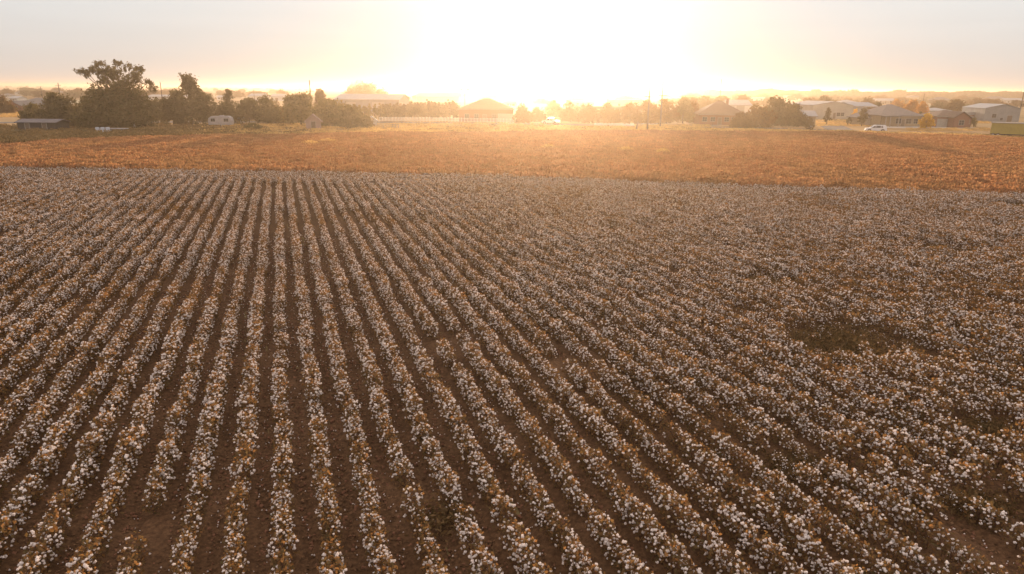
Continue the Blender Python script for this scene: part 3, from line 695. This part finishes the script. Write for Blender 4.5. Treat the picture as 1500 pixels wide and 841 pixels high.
def building(u0, u1, vb, ve, vr, dep, roof, wall, roofm, label, name='house', cat='house', yaw=0.0, ops=(), over=.45, chimney=None, trimc=True):
    """front wall on the ground line u0-u1 at row vb; eaves at row ve, ridge at row vr"""
    uc = (u0+u1)/2; p = at(uc, vb); t = depth(uc, vb); w = (u1-u0)*t/1000; he = (vb-ve)*t/1000*1.02; hr = (vb-vr)*t/1000*1.02
    face = -math.atan2(p.x, p.y)     # turned to the viewer's street side, then by its own yaw
    o = empty(name, p, yaw); tag(o, label, cat)
    x0, x1 = -w/2, w/2; wb = MB()
    if roof == 'gable_side':
        wb.box(x0, x1, 0, dep, -.3, he); wb2 = [(x0, 0, he), (x1, 0, he)]
        for x in (x0, x1): wb.quad([(x, 0, he), (x, dep, he), (x, dep/2, hr-.05)])
    elif roof == 'gable_front':
        wb.box(x0, x1, 0, dep, -.3, he)
        for y in (0, dep): wb.quad([(x0, y, he), (x1, y, he), (0, y, hr-.05)])
    else: wb.box(x0, x1, 0, dep, -.3, he)
    wb.build('wall', wall, o)
    rb = MB(); k = over; T = .16
    if roof == 'gable_side':
        prof = [(-k, he-k*(hr-he)/(dep/2)), (dep/2, hr), (dep+k, he-k*(hr-he)/(dep/2))]
        rings = [[(x, y, z+.02) for y, z in prof] + [(x, y, z+T) for y, z in prof[::-1]] for x in (x0-k, x1+k)]
        rb.loft(rings)
    elif roof == 'gable_front':
        s_ = (hr-he)/(w/2); prof = [(x0-k, he-k*s_), (0, hr), (x1+k, he-k*s_)]
        rings = [[(x, y, z+.02) for x, z in prof] + [(x, y, z+T) for x, z in prof[::-1]] for y in (dep+k, -k)]
        rb.loft(rings)
    elif roof == 'hip':
        a = min(dep/2+k, (w/2+k)*.9); yc = dep/2
        E_ = [(x0-k, -k), (x1+k, -k), (x1+k, dep+k), (x0-k, dep+k)]
        v0 = [(x, y, he) for x, y in E_]; v1 = [(x, y, he+T) for x, y in E_]; r0 = (x0-k+a, yc, hr+T); r1 = (x1+k-a, yc, hr+T)
        for i in range(4): rb.quad([v0[i], v0[(i+1) % 4], v1[(i+1) % 4], v1[i]])
        rb.quad(v0[::-1]); rb.quad([v1[0], v1[1], r1, r0]); rb.quad([v1[1], v1[2], r1]); rb.quad([v1[2], v1[3], r0, r1]); rb.quad([v1[3], v1[0], r0])
    else:
        rb.box(x0-k, x1+k, -k, dep+k, he+.002, hr)
    ro = rb.build('roof', roofm, o)
    if chimney is not None: MB().box(-.35, .35, -.3, .3, 0, 1.8).box(-.42, .42, -.37, .37, 1.8, 1.95).build('chimney', BRICK, ro, (chimney*w/2, dep/2+.4, hr-.9))
    if trimc and roof in ('hip', 'gable_side'): MB().box(x0-k, x1+k, -k-.05, -k-.003, he-.10, he+.08).build('fascia', TRIM, o)
    for (nm, fx, z, ww, hh) in ops:
        m_ = {'window': GLASS, 'door': DOORM, 'garage_door': GARM}[nm]
        q_ = opening(o, nm, fx*w/2, z, ww, min(hh, he-z-.15), 0, m_)
        if nm == 'door': MB().box(-.03, .03, -.11, -.036, -.02, .10).build('handle', DMET, q_, (ww*.35, 0, 1.0))
    return o, w, he, hr
Wn = lambda x, z=1.0, w=1.3, h=1.2: ('window', x, z, w, h)
Dr = lambda x, w=1.0: ('door', x, .05, w, 2.05)
Gd = lambda x, w=4.6, h=2.3: ('garage_door', x, .04, w, h)
o, w, he, hr = building(24, 72, 162, 153.5, 145, 12, 'hip', TANB, ROOFG, 'farmhouse with a grey hip roof at the left edge beyond the dark shed', yaw=.1, ops=(Wn(-.6), Wn(.1), Dr(-.2), Wn(.6)))
building(9, 31, 163, 155, 149, 8, 'gable_front', BRICK, ROOFG, 'small brick gabled wing left of the grey hip roofed farmhouse', ops=(Wn(-.4), Wn(.4)), chimney=None)
building(216, 270, 146.5, 142, 139.5, 16, 'gable_side', WHITE, METR, 'long low white shed behind the round tree on the left', 'long_shed', 'shed', ops=(Wn(-.5), Wn(.5), Dr(0)))
building(364, 384, 148, 141.5, 138, 16, 'gable_side', WHITE, BLUER, 'white building with blue grey roof left of the two white roofs', 'white_building', 'building', ops=(Wn(-.4), Wn(.4)))
building(397, 414, 148, 142, 138.5, 14, 'gable_side', WHITE, METR, 'small white building with pale roof right of the blue grey roof', 'white_building', 'building', ops=(Dr(0, 2),))
building(490, 586, 165, 147, 140, 20, 'gable_side', GREYS, METR, 'long grey metal barn in front of the dome shaped tree', 'metal_barn', 'barn', yaw=-.06, ops=(Gd(.35, 5, 4.2), Gd(-.5, 4, 4), Wn(.8, 1.5), Dr(0)))
building(449, 470, 190, 178, 169.5, 5, 'gable_front', PINKS, surf('rusty_roof', (.3, .22, .19), scale=1), 'dusty pink shed with a steep gable under the shaggy tree', 'pink_shed', 'shed', yaw=.25, ops=(Dr(0),))
building(538, 552, 184.5, 177, 171.5, 3.5, 'gable_front', WHITE, METR, 'little white garden shed at the end of the white rail fence', 'white_shed', 'shed', yaw=.2, ops=(Wn(-.1, .8, .8, .7),))
building(496, 538, 186, 180.5, 178, 4, 'gable_side', PINKS, ROOFB, 'low shed hidden under the spreading tree', 'low_shed', 'shed', ops=(Dr(.5),))
building(610, 672, 150, 142.5, 137, 22, 'gable_side', WHITE, METR, 'wide white building with pale roof beyond the cypress row', 'wide_building', 'building', ops=(Wn(-.5), Wn(.5)))
building(640, 684, 141, 136.5, 134, 30, 'flat', BEIGE, METR, 'flat roofed hall far behind the cypress row', 'far_hall', 'building', ops=(Gd(0),))
building(672, 752, 178, 161, 147, 16, 'hip', BRICK, ROOFB, 'big hip roofed house just left below the sun', ops=(Wn(-.7), Wn(-.35), Dr(-.05, 1.2), Wn(.3), Gd(.7)))
building(895, 942, 158, 149.5, 146.5, 18, 'flat', GREYS, BLUER, 'low flat grey building in the glare right of the sun', 'flat_building', 'building', ops=(Wn(-.5), Gd(.3)))
building(868, 940, 172, 160.5, 157, 10, 'flat', TANB, ROOFB, 'long low house behind the hazy bushes right of the sun', ops=(Wn(-.5), Wn(.5), Dr(0)))
building(1024, 1090, 183, 169, 151.5, 14, 'hip', BRICK, ROOFB, 'red brick house with brown hip roof left of the bush mounds', yaw=-.12, ops=(Wn(-.75), Wn(-.4), Dr(-.1), Wn(.2), Wn(.5)), chimney=.35)
building(1068, 1100, 165, 155, 148, 14, 'gable_side', WHITE, METR, 'white metal building with pale roof behind the brick house', 'white_building', 'building', ops=(Gd(0, 3.5, 3),))
building(1187, 1250, 174, 155.5, 150.5, 18, 'gable_front', BEIGE, METR, 'beige metal building with shallow gable behind the small conifer', 'metal_building', 'building', yaw=.14, ops=(Wn(.3), Dr(.1), Wn(.5)), over=.2)
building(1248, 1283, 173, 157, 152, 16, 'gable_side', GREYS, BLUER, 'grey annex right of the beige metal building', 'metal_annex', 'building', ops=(Gd(-.3, 4, 3.4), Dr(.5)), over=.2)
building(1230, 1262, 158, 152, 147.5, 14, 'hip', WHITE, BLUER, 'house with blue grey roof rising behind the beige metal building', ops=(Wn(0),))
building(1176, 1193, 186, 171, 164.5, 6, 'gable_side', TANB, METR, 'little tan house beside the dark bush mounds', 'little_house', ops=(Wn(-.4, 1, .9), Dr(.3)), yaw=-.1)
o, w, he, hr = building(1288, 1348, 185.5, 170.5, 156, 14, 'hip', TANB, ROOFG, 'tan brick house with dark hip roof and porch posts behind the white car', yaw=.05, ops=(Wn(-.1, .9, 1.6, 1.4), Dr(.12, 1.1), Wn(.4, .9, 1.6, 1.4), Wn(.75, .9, 1.2, 1.3)), chimney=None)
for fx in (-1.0, -.78, -.36):
    MB().tube([(0, 0, 0), (0, 0, he)], .14, 8).build('porch_post', TRIM, o, (fx*w/2, -2.6, 0))
MB().box(-w/2-.4, -w*.14, -2.9, -.46, he-.18, he+.02).build('porch_roof', ROOFG, o)
building(1262, 1292, 184, 174, 163, 9, 'hip', TANB, ROOFG, 'low garage wing left of the porch posts', 'garage_wing', 'garage', ops=(Gd(0, 4, 2.2),))
building(1372, 1420, 186.5, 172, 164, 12, 'hip', BRICK, ROOFB, 'low brown brick house right of the round yellow tree', yaw=-.08, ops=(Gd(-.5, 4.6), Dr(-.02), Wn(.35), Wn(.75)))
building(1396, 1418, 187.3, 172.5, 165.5, 5, 'gable_front', BRICK, ROOFB, 'gabled front wing of the low brown brick house', 'front_wing', 'house wing', ops=(Wn(0, .8, 1.4, 1.3),))
building(1362, 1392, 170, 163, 159.5, 10, 'hip', WHITE, METR, 'house with pale roof peeking over the brown brick house', ops=(Wn(-.5), Wn(.5)))
building(1417, 1441, 177, 169, 165, 9, 'flat', BRICK, METR, 'small shed with flat white roof left of the grey metal building', 'flat_shed', 'shed', ops=(Dr(0),))
building(1442, 1490, 178.5, 160, 154.5, 16, 'gable_front', GREYS, METR, 'grey metal building with shallow gable above the yellow trailer', 'metal_building', 'building', yaw=-.12, over=.2, ops=(Dr(.45, 1.6), Wn(-.45, 1.4), Wn(.0, .5, .8, .8)))
for (u0, u1, vb, ve, vr, lb, wl, rf) in [
    (0, 13, 143.5, 140, 137.5, 'tiny white house first from the left picture edge', WHITE, ROOFG), (22, 44, 139.5, 136, 133, 'far grey roofed house left of the white gable', WHITE, ROOFG),
    (14, 26, 148, 144.5, 141.5, 'sunlit white shed above the hip roofed farmhouse', WHITE, METR), (55, 90, 140.5, 136, 133.5, 'wide dark roofed far house left of the thin pole', BRICK, ROOFG),
    (90, 104, 141, 137, 134.5, 'small far white house right of the thin pole', WHITE, ROOFG), (318, 331, 147, 143, 140.5, 'small white shed seen between ragged tree and narrow tree', WHITE, METR),
    (1282, 1312, 152, 148, 145, 'far pale warehouse behind the orange trees', BEIGE, METR), (1368, 1392, 152, 147, 143, 'far house with grey hip roof behind the dark tree', TANB, ROOFG),
    (1446, 1476, 150.5, 146, 142, 'far house with lavender grey roof above the grey metal building', WHITE, ROOFG), (1470, 1498, 152, 147, 144.5, 'far pale roofed house at the right picture edge', WHITE, METR),
    (1405, 1425, 149, 145, 142.5, 'far small brown roofed house behind the pale shrub', TANB, ROOFB), (1330, 1352, 146.5, 143, 140.5, 'far grey roofed house beside the thin pole on the right', TANB, ROOFG),
    (1095, 1122, 149, 145, 143, 'far pale roof above the front brown mound', WHITE, METR), (1150, 1175, 146, 142.5, 140.5, 'far low building over the tallest mound', BEIGE, METR),
    (1475, 1492, 144, 140.5, 138.5, 'tiny farthest house near the right horizon', WHITE, ROOFG), (740, 756, 158, 152, 149, 'pale shed beside the big hip roofed house ridge', WHITE, METR), (838, 870, 157, 151, 148, 'pale building melting into the glare right of the streak', WHITE, METR)]:
    building(u0, u1, vb, ve, vr, 9, 'hip' if rf in (ROOFG, ROOFB) else 'gable_side', wl, rf, lb, 'distant_house' if 'house' in lb else 'distant_shed', 'house' if 'house' in lb else 'shed', ops=(Wn(-.5), Dr(0), Wn(.5)))

# ------------------------------------------------------------------ fences
def rail_fence(name, line, n, h, rails, mat, label, post=.12):
    o = empty(name, line[0]); tag(o, label, 'fence'); q0 = line[0]
    for i in range(n):
        f = i/(n-1)*(len(line)-1); k = min(int(f), len(line)-2); p = line[k].lerp(line[k+1], f-k)-q0
        MB().box(-post/2, post/2, -post/2, post/2, -.1, h+.08).build('post', mat, o, p)
    for z in rails:
        mb = MB()
        for a, b in zip(line[:-1], line[1:]):
            a = a-q0; b = b-q0; mb.tube([(a.x, a.y-post/2-.03, z), (b.x, b.y-post/2-.03, z)], .065, 4)
        mb.build('rail', mat, o)
    return o
FENCEW = surf('white_fence_paint', (.74, .72, .68), scale=2)
FENCEG = surf('weathered_board', (.26, .23, .20), scale=2)
rail_fence('rail_fence', pix([(556, 177.4), (655, 178), (757, 180)]), 44, 1.15, (.25, .55, .85, 1.12), FENCEW, 'long white rail fence in front of the cypress row')
rail_fence('board_fence', pix([(228, 175.5), (272, 175)]), 12, 1.3, (.3, .6, .9, 1.2), FENCEG, 'grey board fence between the round tree and the ragged tree')
rail_fence('wire_fence', pix([(548, 187.5), (575, 187.6), (584, 187.7)]), 5, 1.0, (.5, .95), FENCEG, 'short low fence on the golden verge below the white rail fence', post=.10)

# ------------------------------------------------------------------ poles
WOOD = surf('creosoted_pole', (.10, .075, .055), scale=3, rough=.95)
INS = surf('porcelain_insulator', (.45, .42, .40), scale=3, rough=.3)
def pole(u, vb, vt, label, arm=None, rad=.19, name='utility_pole', cat='utility pole', lamps=False):
    p = at(u, vb); t = depth(u, vb); h = (vb-vt)*t/1000*1.02; o = empty(name, p); tag(o, label, cat)
    MB().tube([(0, 0, -.3), (0, 0, h*.5), (0, 0, h)], [rad*1.25, rad, rad*.75], 8).build('shaft', WOOD, o)
    if arm:
        z = h-arm; ar = MB().box(-1.25, 1.25, -rad-.14, -rad-.005, -.07, .07).build('crossarm', WOOD, o, (0, 0, z))
        for x in (-1.1, -.45, .45, 1.1): MB().loft([[(r_*math.cos(a), -rad-.07+r_*math.sin(a), z_) for a in np.linspace(0, 6.283, 7)[:-1]] for z_, r_ in ((.072, .03), (.12, .07), (.2, .06), (.26, .03))]).build('insulator', INS, ar, (x, 0, 0))
    if lamps:
        for x in (-1.6, 1.5):
            MB().box(-.9, .9, -.25, .25, -.45, .45).box(-.06, .06, -.1, .1, -.9, -.452).build('floodlight', DMET, o, (x, 0, h+.3))
        MB().box(-2.2, 2.2, -.08, .08, -.1, .1).build('crossarm', WOOD, o, (0, 0, h-.65))
    return o
pole(967, 186, 124, 'taller dark utility pole right of the sun', arm=3.6)
pole(948, 192, 131, 'shorter utility pole with crossarm left of the taller one', arm=2.4)
pole(457.5, 178, 121, 'utility pole with crossarm among the left trees', arm=3.2)
pole(240.5, 166, 123, 'thin pole between the cottonwood and the ragged tree', arm=None, rad=.17)
pole(91, 158, 123.5, 'thin pole above the dark thicket at far left', arm=1.2)
pole(63.5, 150, 128, 'farther thin pole left of the dark thicket', arm=1.2)
pole(373, 148, 131, 'small distant pole before the white buildings', arm=1.2, rad=.2)
pole(1491.5, 176, 137, 'pole at the right corner of the grey metal building', arm=None, rad=.16)
pole(1349.5, 166, 139, 'pale thin pole over the orange trees', arm=None, rad=.12)
pole(1054, 152, 118, 'far radio mast on the horizon right of the poles', arm=None, rad=.28, name='radio_mast', cat='mast')
pole(1289, 186, 170, 'slim lamp post left of the porch posts', arm=None, rad=.07, name='lamp_post', cat='lamp post')
pole(681, 160, 133, 'floodlight mast left of the big hip roofed house ridge', rad=.16, name='floodlight_mast', cat='floodlight', lamps=True)
pole(764, 160, 131.5, 'floodlight mast right of the big hip roofed house', rad=.16, name='floodlight_mast', cat='floodlight', lamps=True)
sp = at(932, 192); tag(MB().tube([(0, 0, -.1), (.1, 0, 1.1), (.35, 0, 2.3)], [.32, .26, .2], 9).build('dead_stump', BARK, None, sp, smooth=True), 'leaning dead stump left of the shorter pole', 'stump')
for i, (u, vb, h, lb) in enumerate(((1044, 183, .9, 'tilted mailbox post in front of the brick house left corner'), (1187, 192.5, 1.1, 'mailbox post beside the small dark tree'))):
    mbx = empty('mailbox', at(u, vb)); tag(mbx, lb, 'mailbox')
    MB().box(-.05, .05, -.05, .05, 0, h).build('post', WOOD, mbx)
    MB().loft([[(x, y, h+.02+z) for x, z in ((-.12, 0), (.12, 0), (.12, .18), (.06, .27), (-.06, .27), (-.12, .18))] for y in (.25, -.25)]).build('box', GREYS, mbx)
# sagging bright cable among the trees at left
a_, b_2 = at(435, 182), at(456, 179)
c0 = a_ + Vector((0, -3, 5.0)); c1 = b_2+Vector((0, -3, 4.6))
cp = [c0.lerp(c1, i/12) - Vector((0, 0, 1.9*(1-abs(2*i/12-1)**2.0))) for i in range(13)]
tag(MB().tube([p-c0 for p in cp], .06, 5).build('cable', TRIM, None, c0), 'pale sagging cable catching the sun left of the crossarm pole', 'cable')

# ------------------------------------------------------------------ vehicles
CARW = surf('white_car_paint', (.55, .56, .58), (.50, .50, .52), scale=1, rough=.35, spec=.5)
TYRE = surf('tyre_rubber', (.025, .024, .023), scale=4, rough=.9)
RIM = surf('alloy_rim', (.42, .42, .43), scale=4, rough=.4, metal=.5)
YEL = surf('yellow_green_paint', (.34, .27, .07), (.26, .21, .06), scale=.7, rough=.7, stripes=('X', 1.2))
CAMP = surf('camper_shell', (.30, .29, .29), (.25, .24, .24), scale=1, rough=.5)
HLM = surf('lamp_lens', (.6, .6, .58), scale=3, rough=.2)
RED = surf('red_lens', (.35, .02, .015), scale=3, rough=.3)
def wheel(par, x, y, r=.38, w=.24):
    k = 18; ang = [2*math.pi*j/k for j in range(k)]
    ring = lambda yy, rr: [(rr*math.cos(a), yy, rr*math.sin(a)) for a in ang]
    o = MB().loft([ring(-w/2, r*.62), ring(-w/2, r*.93), ring(-w*.35, r), ring(w*.35, r), ring(w/2, r*.93), ring(w/2, r*.62)]).build('wheel', TYRE, par, (x, y, r))
    MB().loft([ring(-w/2-.012, r*.22), ring(-w/2-.004, r*.6), ring(w/2+.004, r*.6), ring(w/2+.012, r*.22)]).build('rim', RIM, o)
    return o
def car(u, vb, Lm, yaw, label, kind='suv'):
    o = empty('parked_car' if kind == 'suv' else 'pickup_truck', at(u, vb), yaw); tag(o, label, 'car' if kind == 'suv' else 'pickup')
    hw = .92
    if kind == 'suv': prof = [(-2.42, .42), (-2.46, .72), (-2.30, .98), (-1.32, 1.10), (-.62, 1.72), (-.30, 1.80), (1.9, 1.82), (2.18, 1.74), (2.42, 1.08), (2.45, .45)]
    else: prof = [(-2.6, .42), (-2.64, .78), (-2.5, 1.0), (-1.45, 1.12), (-.85, 1.72), (-.6, 1.80), (.75, 1.80), (.95, 1.12), (2.62, 1.10), (2.64, .5)]
    def sect(y, ins): return [(x*(1-.0*ins), y*(1-(.16 if z > 1.2 else 0)), z) for x, z in prof]
    rings = [[(x*.97, (-hw+.0)*(1-(.17 if z > 1.2 else .02)), .05+z*.96) for x, z in prof], [(x, (-hw+.07)*(1-(.17 if z > 1.2 else 0)), z) for x, z in prof],
             [(x, (hw-.07)*(1-(.17 if z > 1.2 else 0)), z) for x, z in prof], [(x*.97, hw*(1-(.17 if z > 1.2 else .02)), .05+z*.96) for x, z in prof]]
    MB().loft(rings).build('body', CARW, o)
    xs = (-1.55, 1.5) if kind == 'suv' else (-1.7, 1.65)
    for x in xs:
        for y in (-hw+.10, hw-.10): wheel(o, x, y, .40)
        for s in (-1, 1): MB().tube([(x, s*(hw-.04), .42), (x, s*(hw-.005), .42)], .47, 16).build('wheel_arch', DMET, o)
    def pane(name, pts, m=GLASS):
        for s in (-1, 1):
            mb = MB(); q = [(x, s*(hw*(.995 if z < 1.2 else .845)+.012), z) for x, z in pts]; r_ = [(x, s*(hw*(.9 if z < 1.2 else .8)), z) for x, z in pts]
            mb.loft([q, r_]); mb.build(name, m, o)
    if kind == 'suv':
        pane('side_window', [(-.98, 1.18), (-.2, 1.18), (-.2, 1.66), (-.52, 1.64)]); pane('side_window', [(-.1, 1.18), (.95, 1.18), (.95, 1.68), (-.1, 1.67)]); pane('side_window', [(1.08, 1.18), (2.1, 1.2), (1.98, 1.64), (1.08, 1.68)])
        MB().tube([(0, -.66, 1.88), (1.8, -.66, 1.90)], .03, 5).build('roof_rail', DMET, o); MB().tube([(0, .66, 1.88), (1.8, .66, 1.90)], .03, 5).build('roof_rail', DMET, o)
    else:
        pane('side_window', [(-1.1, 1.18), (-.2, 1.18), (-.2, 1.66), (-.76, 1.64)]); pane('side_window', [(-.1, 1.18), (.8, 1.18), (.68, 1.66), (-.1, 1.67)])
    x0 = prof[3][0]+.06; x1 = prof[4][0]-.04
    MB().quad([(x0, -.72, 1.17), (x0, .72, 1.17), (x1, .66, 1.69), (x1, -.66, 1.69)]) if False else None
    mb = MB(); mb.loft([[(x0-.03, -.74, 1.16), (x0-.03, .74, 1.16), (x1-.03, .66, 1.70), (x1-.03, -.66, 1.70)], [(x0+.1, -.74, 1.14), (x0+.1, .74, 1.14), (x1+.1, .66, 1.66), (x1+.1, -.66, 1.66)]]); mb.build('windscreen', GLASS, o)
    xf = prof[1][0]
    for s in (-1, 1):
        MB().box(xf-.02, xf+.16, s*.66-.18, s*.66+.18, .74, .92).build('headlight', HLM, o)
        MB().box(-prof[1][0]-.08, -prof[1][0]+.02, s*.78-.08, s*.78+.08, .8, 1.1).build('tail_light', RED, o)
        MB().box(-.95 if kind == 'suv' else -1.05, -.75 if kind == 'suv' else -.85, s*.99-.09, s*.99+.09, 1.12, 1.28).build('mirror', DMET, o)
    MB().box(-prof[1][0]*-1-.08, xf+.10, -.86, .86, .40, .60).build('bumper', DMET, o)
    return o
car(1282, 193.9, 5, -.30, 'white sport utility car on the street in front of the porch house')
car(807, 182.3, 5.4, -.45, 'white pickup truck glinting under the sun', 'pickup')
# long yellow trailer
tp = at(1449, 200.5); tr = empty('farm_trailer', tp, -.60); tag(tr, 'long yellow green farm trailer with white rim at the right edge', 'trailer')
mb = MB(); mb.box(0, 13, 0, 2.6, .75, 3.15); mb.build('body', YEL, tr)
mb = MB()
for i in range(13): mb.box(.35+i, .47+i, -.08, -.003, .8, 3.08)
mb.build('rib', YEL, tr)
MB().box(-.05, 13.05, -.12, 2.68, 3.152, 3.30).build('top_rim', TRIM, tr)
MB().box(.1, 12.9, .2, 2.4, .45, .748).build('chassis', DMET, tr)
for x in (.6, 1.55, 11.2): 
    for y in (.12, 2.4): wheel(tr, x, y, .46, .28)
MB().tube([(0, 1.3, .6), (-1.4, 1.3, .55)], .06, 6).build('tow_bar', DMET, tr)
# camper trailer
cp_ = at(325, 185.5); cm = empty('camper_trailer', cp_, .08); tag(cm, 'rounded pale camper trailer parked by the left trees', 'camper')
prf = [(-2.9, .5), (-3.05, 1.3), (-2.8, 2.2), (-2.1, 2.65), (2.0, 2.7), (2.7, 2.3), (2.95, 1.4), (2.8, .5)]
MB().loft([[(x*.97, -1.15, .03+z*.98) for x, z in prf], [(x, -1.05, z) for x, z in prf], [(x, 1.05, z) for x, z in prf], [(x*.97, 1.15, .03+z*.98) for x, z in prf]]).build('body', CAMP, cm)
for x, w_ in ((-1.7, 1.0), (1.6, 1.1)): opening(cm, 'window', x, 1.35, w_, .7, -1.15)
opening(cm, 'door', .1, .6, .7, 1.8, -1.15, CAMP)
for y in (-.95, .95): wheel(cm, .3, y, .36)
MB().tube([(-2.9, 0, .5), (-4.1, 0, .45)], .05, 6).build('tow_bar', DMET, cm)
MB().box(-.5, .5, -.4, .4, 2.705, 2.9).build('roof_vent', CAMP, cm, (.3, 0, 0))
ut = empty('utility_trailer', at(350, 183)); tag(ut, 'small pale box trailer just right of the rounded camper', 'trailer')
MB().box(-1.0, 1.0, 0, 1.6, .5, 1.9).box(-1.04, 1.04, -.04, 1.64, 1.9, 1.98).build('body', CAMP, ut)
for y in (-.1, 1.7): wheel(ut, 0, y, .3, .18)
# dark shed with rusty top and white tank at far left
building(27, 83, 191, 180, 176.5, 5, 'gable_side', surf('tarred_board', (.07, .06, .055), scale=2, stripes=('X', 3)), surf('dark_tin', (.13, .12, .125), scale=1), 'long dark shed below the thicket at the far left', 'dark_shed', 'shed', ops=(Dr(-.5), Dr(.4)), trimc=False)
tk = empty('gas_tank', at(87, 188)); tag(tk, 'white gas tank at the right end of the dark shed', 'tank')
MB().loft([[(x, r_*math.cos(a), 1.5+r_*math.sin(a)) for a in np.linspace(0, 6.283, 13)[:-1]] for x, r_ in ((-1, .15), (-.85, .42), (-.6, .5), (.6, .5), (.85, .42), (1, .15))]).build('shell', TRIM, tk, smooth=True)
for x in (-.6, .6):
    MB().box(x-.06, x+.06, -.35, .35, 0, 1.15).build('leg', DMET, tk)
BLUEB = surf('pale_blue_plastic', (.42, .46, .52), scale=3, rough=.5)
for i, u in enumerate((143.5, 151, 158.5)):
    tag(MB().loft([[(r_*math.cos(a), r_*math.sin(a), z_) for a in np.linspace(0, 6.283, 15)[:-1]] for z_, r_ in ((0, .38), (.05, .42), (.55, .45), (1.0, .42), (1.06, .36))]).build('water_barrel', BLUEB, None, at(u, 193.5), smooth=False), ('leftmost', 'middle', 'rightmost')[i]+' of the three pale barrels by the low wagon', 'barrel', 'pale barrels under the big round tree')
wg = empty('flat_wagon', at(174, 193)); tag(wg, 'low flat wagon right of the three pale barrels', 'wagon')
MB().box(-1.9, 1.9, -.9, .9, .62, .78).build('deck', CAMP, wg)
for x in (-1.2, 1.2):
    for y in (-.8, .8): wheel(wg, x, y, .3, .16)
for i, u in enumerate((197.5, 202)):
    tag(MB().loft([[(r_*math.cos(a), r_*math.sin(a), z_) for a in np.linspace(0, 6.283, 11)[:-1]] for z_, r_ in ((0, .27), (.9, .27), (1.0, .2), (1.15, .12))]).build('gas_bottle', TRIM, None, at(u, 189.5-i)), ('left', 'right')[i]+' one of two white gas bottles at the right foot of the round tree', 'gas bottle', 'white gas bottles')
# pale brush heaps in the rust field
for i, (u, v, w_) in enumerate(((455, 216, 3.5), (481, 213, 4.0), (915, 226, 3.6), (971, 228, 2.2), (803, 222, 3.0))):
    r_ = np.random.default_rng(400+i); n = 260; a = r_.random(n)*6.28; q_ = np.sqrt(r_.random(n)); c = np.stack([np.cos(a)*q_*w_/2, np.sin(a)*q_*w_/3, .55+.75*(1-q_**2)*r_.random(n)], 1)
    v_, f_ = quads(c, np.full(n, .42), r_, .1, .35); me = npmesh('tumbleweed_heap', v_, f_); me.materials.append(dry_m)
    tag(link('tumbleweed_heap', me, (), None, at(u, v)), ('pale dry weed heap in the rust field, left one below the pink shed', 'pale dry weed heap in the rust field, right one below the pink shed', 'pale dry weed heap in the rust field below the shorter pole', 'small pale weed heap in the rust field below the taller pole', 'pale weed heap in the rust field under the sun')[i], 'weed heap')
